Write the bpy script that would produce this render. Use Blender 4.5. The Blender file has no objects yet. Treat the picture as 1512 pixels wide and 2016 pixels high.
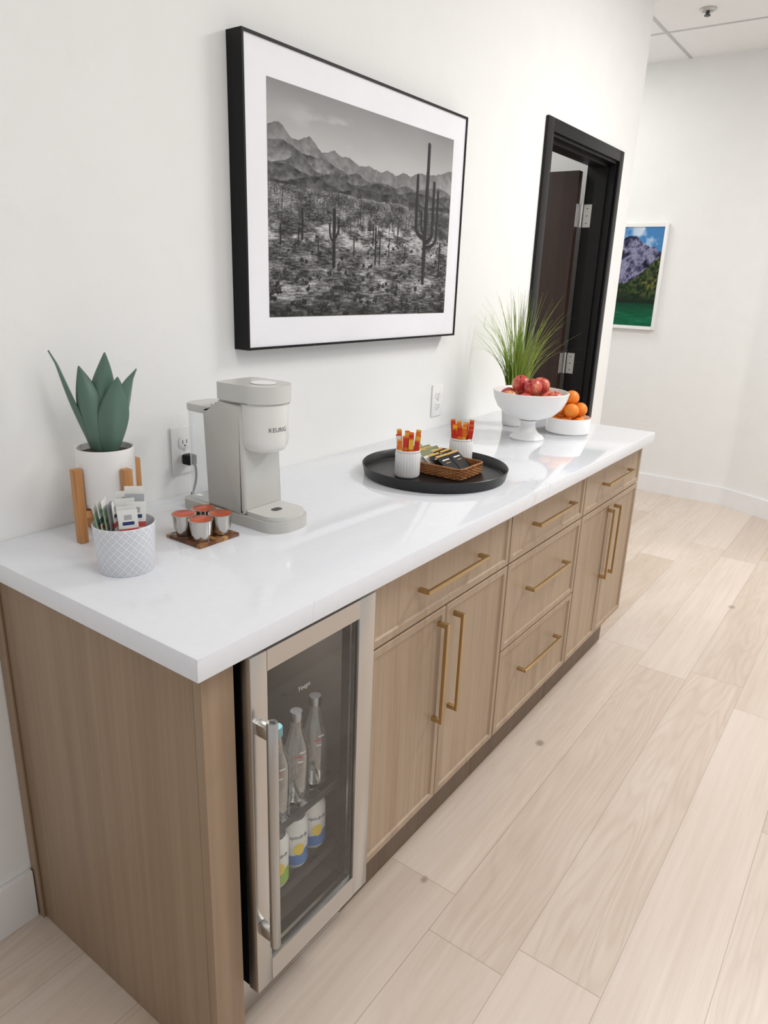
import bpy, bmesh, math, random
import numpy as np
from mathutils import Vector, Matrix
random.seed(7)
PI = math.pi
S = bpy.context.scene
COL = S.collection
MIR = Matrix.Diagonal((1, -1, 1, 1))
S.view_settings.view_transform = 'Standard'

# ------------------------------------------------------------------ helpers
# Build space: x along the counter, y = distance from the picture wall into the room, z up.
# ob() and thing() flip y once, so that the room lies on the right hand of the wall.
def lin(c):
    out = []
    for v in c:
        v /= 255.0
        out.append(v / 12.92 if v <= .04045 else ((v + .055) / 1.055) ** 2.4)
    return tuple(out) + (1.0,)

class NT:
    def __init__(s, name):
        s.m = bpy.data.materials.new(name); s.m.use_nodes = True
        s.t = s.m.node_tree; s.b = s.t.nodes['Principled BSDF']
        s.out = s.t.nodes['Material Output']
    def n(s, t, **kw):
        n = s.t.nodes.new(t)
        for k, v in kw.items(): setattr(n, k, v)
        return n
    def put(s, inp, val):
        if isinstance(val, bpy.types.NodeSocket): s.t.links.new(val, inp)
        else: inp.default_value = val
    def math(s, op, a, b=0.0, clamp=False):
        n = s.n('ShaderNodeMath', operation=op); n.use_clamp = clamp
        s.put(n.inputs[0], a); s.put(n.inputs[1], b); return n.outputs[0]
    def mix(s, f, a, b, blend='MIX'):
        n = s.n('ShaderNodeMix', data_type='RGBA', blend_type=blend)
        s.put(n.inputs[0], f); s.put(n.inputs[6], a); s.put(n.inputs[7], b); return n.outputs[2]
    def comb(s, x, y, z):
        n = s.n('ShaderNodeCombineXYZ')
        s.put(n.inputs[0], x); s.put(n.inputs[1], y); s.put(n.inputs[2], z); return n.outputs[0]
    def sep(s, v):
        n = s.n('ShaderNodeSeparateXYZ'); s.put(n.inputs[0], v); return n.outputs[0], n.outputs[1], n.outputs[2]
    def obj(s): return s.n('ShaderNodeTexCoord').outputs['Object']
    def pos(s): return s.n('ShaderNodeNewGeometry').outputs['Position']
    def scale(s, v, sc):
        n = s.n('ShaderNodeMapping'); s.put(n.inputs['Vector'], v); n.inputs['Scale'].default_value = sc; return n.outputs[0]
    def noise(s, v, scale, detail=3, rough=.5, dist=0.0):
        n = s.n('ShaderNodeTexNoise'); s.put(n.inputs['Vector'], v)
        n.inputs['Scale'].default_value = scale; n.inputs['Detail'].default_value = detail
        n.inputs['Roughness'].default_value = rough; n.inputs['Distortion'].default_value = dist
        return n.outputs[0]
    def white(s, v):
        n = s.n('ShaderNodeTexWhiteNoise', noise_dimensions='3D'); s.put(n.inputs['Vector'], v); return n.outputs['Value']
    def ramp(s, f, stops):
        n = s.n('ShaderNodeValToRGB'); s.put(n.inputs[0], f); e = n.color_ramp.elements
        while len(e) < len(stops): e.new(.5)
        for i, (p, c) in enumerate(stops): e[i].position = p; e[i].color = c
        return n.outputs[0]
    def bump(s, h, strength=.2, dist=.002):
        n = s.n('ShaderNodeBump'); n.inputs['Strength'].default_value = strength; n.inputs['Distance'].default_value = dist
        s.put(n.inputs['Height'], h); s.t.links.new(n.outputs[0], s.b.inputs['Normal'])
    def set(s, **kw):
        for k, v in kw.items(): s.put(s.b.inputs[k.replace('_', ' ')], v)
        return s

def pm(name, rgb, rough=.5, metal=0.0, var=.05, scale=12, bump=0, bscale=60, spec=.5):
    t = NT(name); c = lin(rgb); f = t.noise(t.obj(), scale)
    d = tuple(max(0, v * (1 - var)) for v in c[:3]) + (1,); l = tuple(min(1, v * (1 + var)) for v in c[:3]) + (1,)
    t.set(Base_Color=t.mix(f, d, l), Roughness=rough, Metallic=metal)
    t.b.inputs['Specular IOR Level'].default_value = spec
    if bump: t.bump(t.noise(t.obj(), bscale, 4), bump)
    return t.m

def wood(name, dark, mid, light, g=(85, 85, 2.5), rough=.45, pore=.10):
    t = NT(name); o = t.obj()
    sc1 = g; sc2 = (g[0] * .16, g[1] * .16, g[2] * .3)
    f1 = t.noise(t.scale(o, sc1), 1, 5, .6); f2 = t.noise(t.scale(o, sc2), 1, 3, .5, .6)
    f3 = t.noise(t.scale(o, (g[0] * 3.5, g[1] * 3.5, g[2] * 4)), 1, 2)
    f = t.math('ADD', t.math('MULTIPLY', f1, .55), t.math('MULTIPLY', f2, .45))
    c = t.ramp(f, [(.33, lin(dark)), (.5, lin(mid)), (.68, lin(light))])
    c = t.mix(t.math('MULTIPLY', t.math('GREATER_THAN', f3, .62), pore), c, lin(tuple(v * .75 for v in dark)))
    t.set(Base_Color=c, Roughness=rough); t.bump(f1, .08, .001)
    return t.m

def thinglass(name, tint=(.93, .95, .95), f0=.05, p=4.0, k=.9, body=0.0, bodycol=(.9, .92, .92)):
    t = NT(name); t.t.nodes.remove(t.b)
    tr = t.n('ShaderNodeBsdfTransparent'); tr.inputs[0].default_value = tint + (1,)
    gl = t.n('ShaderNodeBsdfGlossy'); gl.inputs['Roughness'].default_value = .03; gl.inputs[0].default_value = (1, 1, 1, 1)
    lw = t.n('ShaderNodeLayerWeight'); lw.inputs[0].default_value = .5
    nz = t.noise(t.obj(), 30)
    fac = t.math('ADD', t.math('MULTIPLY', t.math('POWER', lw.outputs['Facing'], p), k), t.math('ADD', f0, t.math('MULTIPLY', nz, .01)), True)
    mx = t.n('ShaderNodeMixShader'); t.t.links.new(fac, mx.inputs[0])
    src = tr.outputs[0]
    if body:
        df = t.n('ShaderNodeBsdfDiffuse'); df.inputs[0].default_value = bodycol + (1,)
        m2 = t.n('ShaderNodeMixShader'); m2.inputs[0].default_value = body
        t.t.links.new(tr.outputs[0], m2.inputs[1]); t.t.links.new(df.outputs[0], m2.inputs[2]); src = m2.outputs[0]
    t.t.links.new(src, mx.inputs[1]); t.t.links.new(gl.outputs[0], mx.inputs[2])
    t.t.links.new(mx.outputs[0], t.out.inputs[0])
    return t.m

LOC = {}
def rootloc(o):
    while o.parent: o = o.parent
    return LOC.get(o.name, Vector((0, 0, 0)))

def ob(name, bm, mats, parent=None, smooth=40, local=False):
    bmesh.ops.recalc_face_normals(bm, faces=bm.faces[:])
    off = rootloc(parent) if (parent and not local) else Vector((0, 0, 0))
    for v in bm.verts:
        v.co -= off; v.co.y *= -1
    bmesh.ops.reverse_faces(bm, faces=bm.faces[:])
    me = bpy.data.meshes.new(name); bm.to_mesh(me); bm.free()
    if not isinstance(mats, (list, tuple)): mats = [mats]
    for m in mats: me.materials.append(m)
    me.polygons.foreach_set('use_smooth', [bool(smooth)] * len(me.polygons))
    if smooth: me.set_sharp_from_angle(angle=math.radians(smooth))
    o = bpy.data.objects.new(name, me); COL.objects.link(o)
    if parent: o.parent = parent
    return o

def tag(o, label=None, cat=None, group=None, kind=None):
    if label: o['label'] = label
    if cat: o['category'] = cat
    if group: o['group'] = group
    if kind: o['kind'] = kind
    return o

def setm(o, mat): o.matrix_basis = MIR @ mat @ MIR
def TR(loc, rz=0, rx=0, ry=0):
    return Matrix.Translation(Vector(loc)) @ Matrix.Rotation(rz, 4, 'Z') @ Matrix.Rotation(ry, 4, 'Y') @ Matrix.Rotation(rx, 4, 'X')

def thing(name, label, cat, loc=(0, 0, 0), group=None):
    o = bpy.data.objects.new(name, None); COL.objects.link(o); o.empty_display_size = .05
    setm(o, TR(loc)); LOC[o.name] = Vector(loc)
    return tag(o, label, cat, group)

def dup(root, mat, label=None, group=None):
    r = root.copy(); COL.objects.link(r); setm(r, mat)
    if label: r['label'] = label
    if group: r['group'] = group
    for ch in list(root.children):
        c = ch.copy(); COL.objects.link(c); c.parent = r
        for g in list(ch.children):
            d = g.copy(); COL.objects.link(d); d.parent = c
    return r

def struct(name, bm, m, smooth=40):
    o = ob(name, bm, m, None, smooth); o['kind'] = 'structure'; return o

def B(): return bmesh.new()
def join(bm, t, mi=0, M=None):
    if M is not None: bmesh.ops.transform(t, matrix=M, verts=t.verts[:])
    if mi is not None:
        for f in t.faces: f.material_index = mi
    me = bpy.data.meshes.new('tmp'); t.to_mesh(me); t.free(); bm.from_mesh(me); bpy.data.meshes.remove(me)
    return bm

def box(bm, x0, x1, y0, y1, z0, z1, b=0, seg=2, mi=0, M=None):
    t = bmesh.new(); bmesh.ops.create_cube(t, size=1)
    for v in t.verts:
        v.co = Vector(((x0 + x1) / 2 + v.co.x * (x1 - x0), (y0 + y1) / 2 + v.co.y * (y1 - y0), (z0 + z1) / 2 + v.co.z * (z1 - z0)))
    if b: bmesh.ops.bevel(t, geom=t.edges[:], offset=b, segments=seg, profile=.5, affect='EDGES')
    return join(bm, t, mi, M)

def lathe(bm, prof, n=48, c=(0, 0, 0), mi=0, M=None, fl=None, zones=None):
    t = bmesh.new(); rings = []
    for r, z in prof:
        if r < 1e-6: rings.append([t.verts.new((c[0], c[1], c[2] + z))])
        else:
            ring = []
            for i in range(n):
                a = 2 * PI * i / n; rr = fl(a, r, z) if fl else r
                ring.append(t.verts.new((c[0] + rr * math.cos(a), c[1] + rr * math.sin(a), c[2] + z)))
            rings.append(ring)
    for k in range(len(rings) - 1):
        a, b_ = rings[k], rings[k + 1]
        m = zones[k] if zones else mi
        for i in range(n):
            j = (i + 1) % n
            if len(a) == 1 and len(b_) == 1: break
            if len(a) == 1: f = t.faces.new((a[0], b_[i], b_[j]))
            elif len(b_) == 1: f = t.faces.new((a[i], b_[0], a[j]))
            else: f = t.faces.new((a[i], b_[i], b_[j], a[j]))
            f.material_index = m
    return join(bm, t, None if zones else mi, M)

def tube(bm, pts, r, n=10, mi=0, M=None, closed=False, caps=True):
    t = bmesh.new(); P = [Vector(p) for p in pts]; N = len(P); rings = []
    R = r if isinstance(r, (list, tuple)) else [r] * N
    up = None
    for i in range(N):
        if closed: d = P[(i + 1) % N] - P[i - 1]
        else: d = P[min(i + 1, N - 1)] - P[max(i - 1, 0)]
        d.normalize()
        if up is None:
            up = Vector((0, 0, 1)) if abs(d.z) < .9 else Vector((1, 0, 0))
        s = d.cross(up)
        if s.length < 1e-6: s = d.orthogonal()
        s.normalize(); up = s.cross(d).normalized()
        rings.append([t.verts.new(P[i] + (s * math.cos(2 * PI * k / n) + up * math.sin(2 * PI * k / n)) * R[i]) for k in range(n)])
    for i in range(N if closed else N - 1):
        a, b_ = rings[i], rings[(i + 1) % N]
        for k in range(n):
            t.faces.new((a[k], a[(k + 1) % n], b_[(k + 1) % n], b_[k]))
    if caps and not closed: t.faces.new(rings[0]); t.faces.new(rings[-1])
    return join(bm, t, mi, M)

def rrect(x0, x1, y0, y1, r, n=6):
    rs = r if isinstance(r, (list, tuple)) else [r] * 4   # corners: x0y0, x1y0, x1y1, x0y1
    pts = []
    for (cx, cy, sx, sy, a0), rr in zip(((x0, y0, 1, 1, PI), (x1, y0, -1, 1, 1.5 * PI), (x1, y1, -1, -1, 0), (x0, y1, 1, -1, .5 * PI)), rs):
        ox, oy = cx + sx * rr, cy + sy * rr
        for i in range(n + 1):
            a = a0 + .5 * PI * i / n
            pts.append((ox + rr * math.cos(a), oy + rr * math.sin(a)))
    return pts

def poly(bm, pts, z0, z1, b=0, seg=2, mi=0, M=None):
    t = bmesh.new()
    lo = [t.verts.new((x, y, z0)) for x, y in pts]; hi = [t.verts.new((x, y, z1)) for x, y in pts]
    n = len(pts); f0 = t.faces.new(lo); f1 = t.faces.new(hi)
    for i in range(n): t.faces.new((lo[i], lo[(i + 1) % n], hi[(i + 1) % n], hi[i]))
    if b:
        e = list(set(f0.edges[:] + f1.edges[:]))
        bmesh.ops.bevel(t, geom=e, offset=b, segments=seg, profile=.5, affect='EDGES')
    return join(bm, t, mi, M)

def sheet(bm, rows, mi=0, M=None):
    t = bmesh.new(); V = [[t.verts.new(p) for p in r] for r in rows]
    for i in range(len(V) - 1):
        for j in range(len(V[0]) - 1):
            t.faces.new((V[i][j], V[i][j + 1], V[i + 1][j + 1], V[i + 1][j]))
    return join(bm, t, mi, M)

def ball(bm, c, r, u=24, v=16, mi=0, sc=(1, 1, 1)):
    t = bmesh.new(); bmesh.ops.create_uvsphere(t, u_segments=u, v_segments=v, radius=r)
    for q in t.verts: q.co = Vector((c[0] + q.co.x * sc[0], c[1] + q.co.y * sc[1], c[2] + q.co.z * sc[2]))
    return join(bm, t, mi)

def text2d(s, size, shear=0.0):
    cu = bpy.data.curves.new('txt', 'FONT'); cu.body = s; cu.size = size; cu.align_x = 'CENTER'; cu.align_y = 'CENTER'; cu.shear = shear
    cu.resolution_u = 3
    o = bpy.data.objects.new('txt', cu); COL.objects.link(o)
    bpy.context.view_layer.update(); dg = bpy.context.evaluated_depsgraph_get()
    me = bpy.data.meshes.new_from_object(o.evaluated_get(dg))
    V = [(v.co.x, v.co.y) for v in me.vertices]; F = [tuple(p.vertices) for p in me.polygons]
    bpy.data.objects.remove(o); bpy.data.curves.remove(cu); bpy.data.meshes.remove(me)
    return V, F

def textbm(bm, s, size, fn, mi=0, shear=0.0):
    V, F = text2d(s, size, shear); t = bmesh.new()
    vs = [t.verts.new(fn(x, y)) for x, y in V]
    for f in F:
        try: t.faces.new([vs[i] for i in f])
        except ValueError: pass
    return join(bm, t, mi)

def pillow(bm, w, h, t_, nu=6, nv=8, bands=None, M=None):
    """a sachet: x width, y thickness, z height from 0, flat crimped ends"""
    t = bmesh.new()
    for sgn in (1, -1):
        V = []
        for j in range(nv + 1):
            v = j / nv; row = []
            for i in range(nu + 1):
                u = i / nu
                k = (4 * u * (1 - u)) ** .6 * max(0, min(1, min(v, 1 - v) / .25 - .25))
                row.append(t.verts.new(((u - .5) * w, sgn * (.0004 + t_ * .5 * k), v * h)))
            V.append(row)
        for j in range(nv):
            for i in range(nu):
                f = t.faces.new((V[j][i], V[j][i + 1], V[j + 1][i + 1], V[j + 1][i]))
                f.material_index = bands((i + .5) / nu, (j + .5) / nv) if bands else 0
    return join(bm, t, None, M)

# ------------------------------------------------------------------ materials
def m_floor():
    t = NT('oak_planks'); X, Y, Z = t.sep(t.pos())
    r = t.math('DIVIDE', t.math('SUBTRACT', t.math('MULTIPLY', Y, -1.0), .75), .19)
    row = t.math('FLOOR', r); fr = t.math('FRACT', r)
    rnd = t.white(t.comb(row, 3.7, 1.3))
    xo = t.math('ADD', t.math('DIVIDE', X, 1.55), t.math('MULTIPLY', rnd, 7.0))
    col = t.math('FLOOR', xo); fx = t.math('FRACT', xo)
    idn = t.white(t.comb(row, col, 9.1))
    idb = t.white(t.comb(row, col, 4.4))
    base = t.ramp(idn, [(0, lin((196, 180, 166))), (.3, lin((211, 197, 184))), (.6, lin((221, 208, 196))), (.8, lin((213, 197, 181))), (1, lin((201, 185, 169)))])
    off = t.math('MULTIPLY', idn, 37.0)
    gv = t.comb(t.math('ADD', t.math('MULTIPLY', X, 2.2), off), t.math('MULTIPLY', Y, 60.0), off)
    g = t.noise(gv, 1, 6, .68)
    cv = t.comb(t.math('ADD', t.math('MULTIPLY', X, .9), off), t.math('MULTIPLY', Y, 6.5), off)
    cn = t.noise(cv, 1, 2, .5, .35)
    ring = t.math('SINE', t.math('MULTIPLY', cn, 110.0))
    ring = t.math('MULTIPLY', t.math('POWER', t.math('ADD', t.math('MULTIPLY', ring, .5), .5), 2.5), t.math('MULTIPLY', idb, .36))
    c = t.mix(t.math('MULTIPLY', t.math('SUBTRACT', g, .3, True), 1.0), base, lin((180, 159, 141)))
    c = t.mix(ring, c, lin((180, 158, 137)))
    wn = t.noise(t.comb(t.math('MULTIPLY', X, 1.2), t.math('MULTIPLY', Y, 4.0), off), 1, 3)
    c = t.mix(t.math('MULTIPLY', t.math('SUBTRACT', wn, .47, True), 1.6), c, lin((226, 215, 206)))
    for kx_, ky_, kr in ((1.366, .661, .017), (.659, .664, .012), (2.94, .944, .020), (1.05, 1.46, .012)):
        dx_ = t.math('MULTIPLY', t.math('SUBTRACT', X, kx_), .75); dy_ = t.math('ADD', Y, ky_)
        d_ = t.math('SQRT', t.math('ADD', t.math('MULTIPLY', dx_, dx_), t.math('MULTIPLY', dy_, dy_)))
        d_ = t.math('ADD', d_, t.math('MULTIPLY', t.math('SUBTRACT', g, .5), .012))
        kn = t.math('MULTIPLY', t.math('SUBTRACT', 1.0, t.math('DIVIDE', d_, kr), True), 1.6, True)
        c = t.mix(t.math('MULTIPLY', kn, .75), c, lin((140, 130, 118)))
    e1 = t.math('LESS_THAN', fr, .010); e2 = t.math('LESS_THAN', fx, .0014)
    seam = t.math('MAXIMUM', e1, e2)
    c = t.mix(t.math('MULTIPLY', seam, .55), c, lin((146, 128, 110)))
    t.set(Base_Color=c, Roughness=t.math('ADD', t.math('MULTIPLY', g, .15), .25))
    t.bump(t.math('SUBTRACT', t.math('MULTIPLY', g, .3), seam), .18, .001)
    return t.m

def m_quartz():
    t = NT('white_quartz'); o = t.obj()
    n = t.noise(o, 2.2, 4, .55, 1.2); m = t.noise(o, 1.6, 2)
    d = t.math('ABSOLUTE', t.math('SUBTRACT', n, .5))
    v = t.math('SUBTRACT', 1.0, t.math('MULTIPLY', d, 90.0), True)
    v = t.math('MULTIPLY', v, t.math('GREATER_THAN', m, .5))
    c = t.mix(t.noise(o, 60, 2), lin((229, 232, 238)), lin((236, 238, 243)))
    c = t.mix(t.math('MULTIPLY', v, .35), c, lin((200, 198, 196)))
    t.set(Base_Color=c, Roughness=.07)
    return t.m

def m_wall():
    t = NT('white_plaster'); p = t.pos()
    f = t.noise(p, 9, 4); c = t.mix(f, lin((235, 236, 234)), lin((241, 241, 240)))
    t.set(Base_Color=c, Roughness=.75)
    k = t.math('MAXIMUM', t.noise(p, 14, 5, .55), .56)
    t.bump(k, .4, .01)
    return t.m

def m_tile():
    t = NT('ceiling_tile'); p = t.pos(); f = t.noise(p, 160, 3)
    t.set(Base_Color=t.mix(f, lin((240, 240, 240)), lin((248, 248, 248))), Roughness=.9); t.bump(f, .2, .002); return t.m

def m_diamond():
    t = NT('diamond_ceramic'); x, y, z = t.sep(t.obj())
    a = t.math('MULTIPLY', t.math('ARCTAN2', y, x), 22 / (2 * PI)); b = t.math('MULTIPLY', z, 64.0)
    p = t.math('PINGPONG', t.math('ADD', a, b), .5); q = t.math('PINGPONG', t.math('SUBTRACT', a, b), .5)
    l = t.math('LESS_THAN', t.math('MINIMUM', p, q), .08)
    l2 = t.math('GREATER_THAN', t.math('MULTIPLY', p, q), .19)
    l = t.math('MAXIMUM', l, l2)
    c = t.mix(l, lin((208, 211, 217)), lin((233, 234, 237)))
    t.set(Base_Color=c, Roughness=.4); t.bump(l, .4, .002); return t.m

def m_mosaic():
    t = NT('mosaic_wood'); x, y, z = t.sep(t.obj())
    i = t.math('FLOOR', t.math('MULTIPLY', x, 95.0)); j = t.math('FLOOR', t.math('MULTIPLY', y, 95.0))
    c = t.ramp(t.white(t.comb(i, j, 2.0)), [(0, lin((70, 38, 18))), (.5, lin((112, 66, 34))), (1, lin((196, 148, 92)))])
    t.set(Base_Color=c, Roughness=.35); return t.m

def m_steel(name, rgb, rough, g=(3, 3, 260), lo=.95, rv=.06):
    t = NT(name); f = t.noise(t.scale(t.obj(), g), 1, 3)
    c = lin(rgb)
    t.set(Base_Color=t.mix(f, tuple(v * lo for v in c[:3]) + (1,), c), Metallic=1.0, Roughness=t.math('ADD', t.math('MULTIPLY', f, rv), rough)); return t.m

def m_apple():
    t = NT('apple_skin'); o = t.obj(); x, y, z = t.sep(o)
    st = t.noise(t.comb(t.math('MULTIPLY', t.math('ARCTAN2', y, x), 7.0), t.math('MULTIPLY', z, 14.0), 0.0), 1, 4)
    br = t.noise(o, 16, 2)
    f = t.math('ADD', t.math('MULTIPLY', st, .45), t.math('MULTIPLY', br, .55))
    inf = t.n('ShaderNodeObjectInfo').outputs['Random']
    f = t.math('ADD', f, t.math('MULTIPLY', t.math('SUBTRACT', inf, .3), .26))
    c = t.ramp(f, [(.36, lin((140, 22, 30))), (.5, lin((188, 46, 48))), (.59, lin((212, 108, 84))), (.70, lin((224, 182, 120)))])
    t.set(Base_Color=c, Roughness=.3); return t.m

def m_orange():
    t = NT('orange_peel'); o = t.obj()
    t.set(Base_Color=t.mix(t.noise(o, 9), lin((232, 116, 20)), lin((245, 146, 40))), Roughness=.42)
    t.bump(t.noise(o, 420, 2), .25, .001); return t.m

def m_leaf(name, a, b, sc=(20, 20, 2), rough=.5):
    t = NT(name); o = t.obj()
    t.set(Base_Color=t.mix(t.noise(t.scale(o, sc), 1, 4), lin(a), lin(b)), Roughness=rough); return t.m

def m_print():
    t = NT('printed_photo'); a = t.n('ShaderNodeAttribute', attribute_name='Col')
    t.set(Base_Color=a.outputs['Color'], Roughness=t.math('ADD', t.math('MULTIPLY', t.noise(t.obj(), 40), .05), .5))
    t.b.inputs['Specular IOR Level'].default_value = .25; return t.m

M_floor = m_floor(); M_quartz = m_quartz(); M_wall = m_wall(); M_tile = m_tile()
M_trim = pm('white_trim_paint', (240, 240, 240), .4)
M_oak = wood('greige_oak', (150, 127, 105), (163, 141, 118), (172, 151, 128), g=(95, 95, 2.2), pore=.12)
M_oak_side = wood('greige_oak_panel', (137, 114, 91), (151, 127, 103), (162, 139, 114), g=(60, 60, 1.0), pore=.10)
M_kick = wood('shaded_toe_kick_oak', (88, 72, 56), (102, 84, 66), (114, 95, 76))  # oak coloured darker to carry the shadow under the cabinet doors
M_brass = m_steel('brushed_brass', (194, 167, 122), .3, (200, 200, 8))
M_steel = m_steel('brushed_steel', (202, 200, 197), .27, (9, 9, 900), .985, .015)
M_bar = m_steel('steel_bar', (188, 187, 185), .26, (9, 9, 900), .985, .015)
M_black = pm('satin_black', (12, 11, 14), .5, spec=.25)
M_blackgloss = pm('black_paint', (11, 10, 12), .42, spec=.3)
M_liner = pm('fridge_liner', (84, 80, 75), .5)
M_doorwood = wood('dark_walnut', (30, 18, 14), (42, 27, 21), (54, 36, 28), g=(40, 40, 1.2))
M_white = pm('white_ceramic', (236, 236, 235), .28)
M_matte = pm('white_matte_ceramic', (232, 231, 229), .5)
M_plastic = pm('white_plastic', (240, 240, 239), .35)
M_grey = pm('warm_grey_plastic', (197, 196, 191), .34)
M_lgrey = pm('pale_grey_plastic', (206, 206, 202), .3)
M_ivory = pm('ivory_plastic', (226, 226, 222), .16)
M_dk = pm('dark_grey', (70, 70, 72), .5)
M_ink = pm('grey_ink', (84, 84, 86), .5)
M_logo = pm('pale_logo', (190, 190, 188), .5)
M_soil = pm('soil', (60, 48, 36), .9, bump=.5)
M_standwood = wood('acacia_stand', (156, 102, 56), (190, 134, 80), (210, 160, 104), g=(120, 120, 6))
M_agave = m_leaf('agave_leaf', (66, 95, 84), (106, 135, 120), (22, 22, 4), .38)
M_grass = m_leaf('grass_blade', (92, 132, 34), (168, 186, 76), (30, 30, 6), .45)
M_diamond = m_diamond(); M_mosaic = m_mosaic(); M_apple = m_apple(); M_orange = m_orange(); M_print = m_print()
M_stem = pm('brown_stem', (84, 60, 34), .7)
M_tray = pm('black_tray', (20, 21, 24), .36)
M_wicker = wood('wicker', (108, 62, 30), (156, 100, 54), (192, 138, 86), g=(150, 150, 150), rough=.55)
M_foil = m_steel('pod_foil', (200, 197, 192), .16, (90, 90, 30))
M_podlid = pm('copper_lid', (206, 92, 52), .3, .45)
M_mat = pm('mat_board', (240, 240, 245), .6)
M_glass = thinglass('cooler_glass', (.86, .86, .85), .05, 4.0, .75)
M_clear = thinglass('clear_tank', (.95, .965, .97), .06, 2.5, .7, .10)
M_bottle = thinglass('bottle_glass', (.93, .96, .96), .12, 1.6, .9, .08)
M_cap = m_steel('cap_metal', (200, 204, 210), .3, (90, 90, 90))
M_red = pm('red_wrap', (208, 44, 30), .4); M_orangep = pm('orange_wrap', (232, 120, 34), .4)
M_pink = pm('coral_wrap', (206, 84, 78), .45)
M_yellow = pm('yellow_wrap', (238, 190, 60), .4); M_paper = pm('white_wrap', (234, 234, 230), .5)
M_mint = pm('mint_wrap', (176, 204, 172), .5); M_teal = pm('teal_wrap', (92, 122, 124), .5)
M_gray = pm('grey_wrap', (176, 178, 182), .5); M_blackwrap = pm('black_wrap', (18, 18, 20), .55, spec=.25)
M_gold = pm('gold_wrap', (206, 164, 78), .35); M_olive = pm('olive_wrap', (120, 126, 84), .45)
M_blue = pm('blue_print', (70, 128, 196), .35); M_lemon = pm('lemon_print', (246, 214, 70), .35)
M_navy = pm('navy_ink', (30, 52, 110), .4); M_green = pm('green_print', (150, 190, 80), .35)
M_hinge = m_steel('hinge_steel', (200, 200, 198), .35, (90, 90, 90))
M_grout = pm('ceiling_tee', (196, 196, 196), .5)

# ------------------------------------------------------------------ the room
H = 2.84
b = B(); box(b, -2.4, 5.2, -3.0, 4.2, -.06, 0); struct('floor', b, M_floor)
b = B(); box(b, -2.4, 5.2, -3.0, 4.2, H, H + .06); struct('ceiling', b, M_tile)
b = B()
box(b, -2.4, 2.44, -.12, 0, 0, H); box(b, 2.44, 3.27, -.12, 0, 2.035, H); box(b, 3.27, 3.52, -.12, 0, 0, H)
struct('wall_left', b, M_wall)
b = B(); box(b, 3.46, 3.52, -3, -.12, 0, H); struct('wall_corridor', b, M_wall)
b = B(); box(b, .7, 3.46, -2.8, -2.7, 0, H); struct('wall_back', b, M_wall)
b = B(); box(b, .7, .8, -2.7, -.12, 0, H); struct('wall_side', b, M_wall)

def far_line(off):
    a1 = math.atan(.49); R = .12
    pts = [(4.76 - off, -3.0)]
    cy = .52 - R * math.tan(a1 / 2); cx = 4.76 - R
    for i in range(9):
        a = a1 * i / 8
        pts.append((cx + (R - off) * math.cos(a), cy + (R - off) * math.sin(a)))
    lx, ly = pts[-1]; d = 2.6
    pts.append((lx - math.sin(a1) * d, ly + math.cos(a1) * d)); return pts
inner = far_line(0); outer = far_line(-.1)
b = B(); poly(b, inner + outer[::-1], 0, H); struct('wall_far', b, M_wall, 30)
i2 = far_line(.014)
b = B(); poly(b, i2 + inner[::-1], 0, .125); struct('baseboard_far', b, M_trim, 30)
b = B(); box(b, -2.4, .022, 0, .014, 0, .13, .003); box(b, 2.225, 2.385, 0, .014, 0, .13, .003); box(b, 3.325, 3.534, 0, .014, 0, .13, .003)
struct('baseboard_left', b, M_trim)
b = B()
for k in range(-4, 1): box(b, 3.53, 4.75, -.144 + .61 * k, -.126 + .61 * k, H - .003, H)
for x in (4.2,):
    box(b, x - .009, x + .009, -2.9, .45, H - .0025, H)
for k in range(1, 7): box(b, -2.3, 3.6, -.144 + .61 * k, -.126 + .61 * k, H - .003, H)
for x in (-1.9, -.68, .54, 1.76, 2.98): box(b, x - .009, x + .009, .05, 4.1, H - .0025, H)
struct('trim_1', b, M_grout)

# door with black frame and open leaf
d1 = thing('door_1', None, None, (2.855, 0, 0)); d1['kind'] = 'structure'
b = B()
for x0, x1 in ((2.387, 2.45), (3.265, 3.318)):
    box(b, x0, x1, .0005, .014, 0, 2.08, .002)
box(b, 2.4505, 3.2645, .0005, .014, 2.03, 2.08, .002)
box(b, 2.441, 2.456, -.145, .0, 0, 2.03); box(b, 3.254, 3.269, -.145, .0, 0, 2.03); box(b, 2.456, 3.254, -.145, 0, 2.018, 2.034)
box(b, 2.456, 2.47, -.095, -.035, 0, 2.018); box(b, 3.242, 3.254, -.095, -.035, 0, 2.018); box(b, 2.47, 3.242, -.095, -.035, 2.004, 2.018)
box(b, 2.387, 2.44, -.145, -.1205, 0, 2.085); box(b, 3.27, 3.322, -.145, -.1205, 0, 2.085)
ob('door_frame', b, M_blackgloss, d1)
b = B(); box(b, 3.192, 3.237, -1.0, -.160, .012, 1.99, .002)
leaf = ob('door_leaf', b, M_doorwood, d1)
for z in (1.78, 1.03, .22):
    b = B(); box(b, 3.2505, 3.2535, -.14, -.097, z - .055, z + .055)
    box(b, 3.195, 3.2375, -.1595, -.156, z - .055, z + .055)
    tube(b, [(3.245, -.150, z - .056), (3.245, -.150, z + .056)], .0065, 12)
    for q in (-.035, 0, .035):
        tube(b, [(3.252, -.12, z + q), (3.2495, -.12, z + q)], .0035, 8, mi=1)
    ob('hinge', b, [M_hinge, M_dk], d1)

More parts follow.
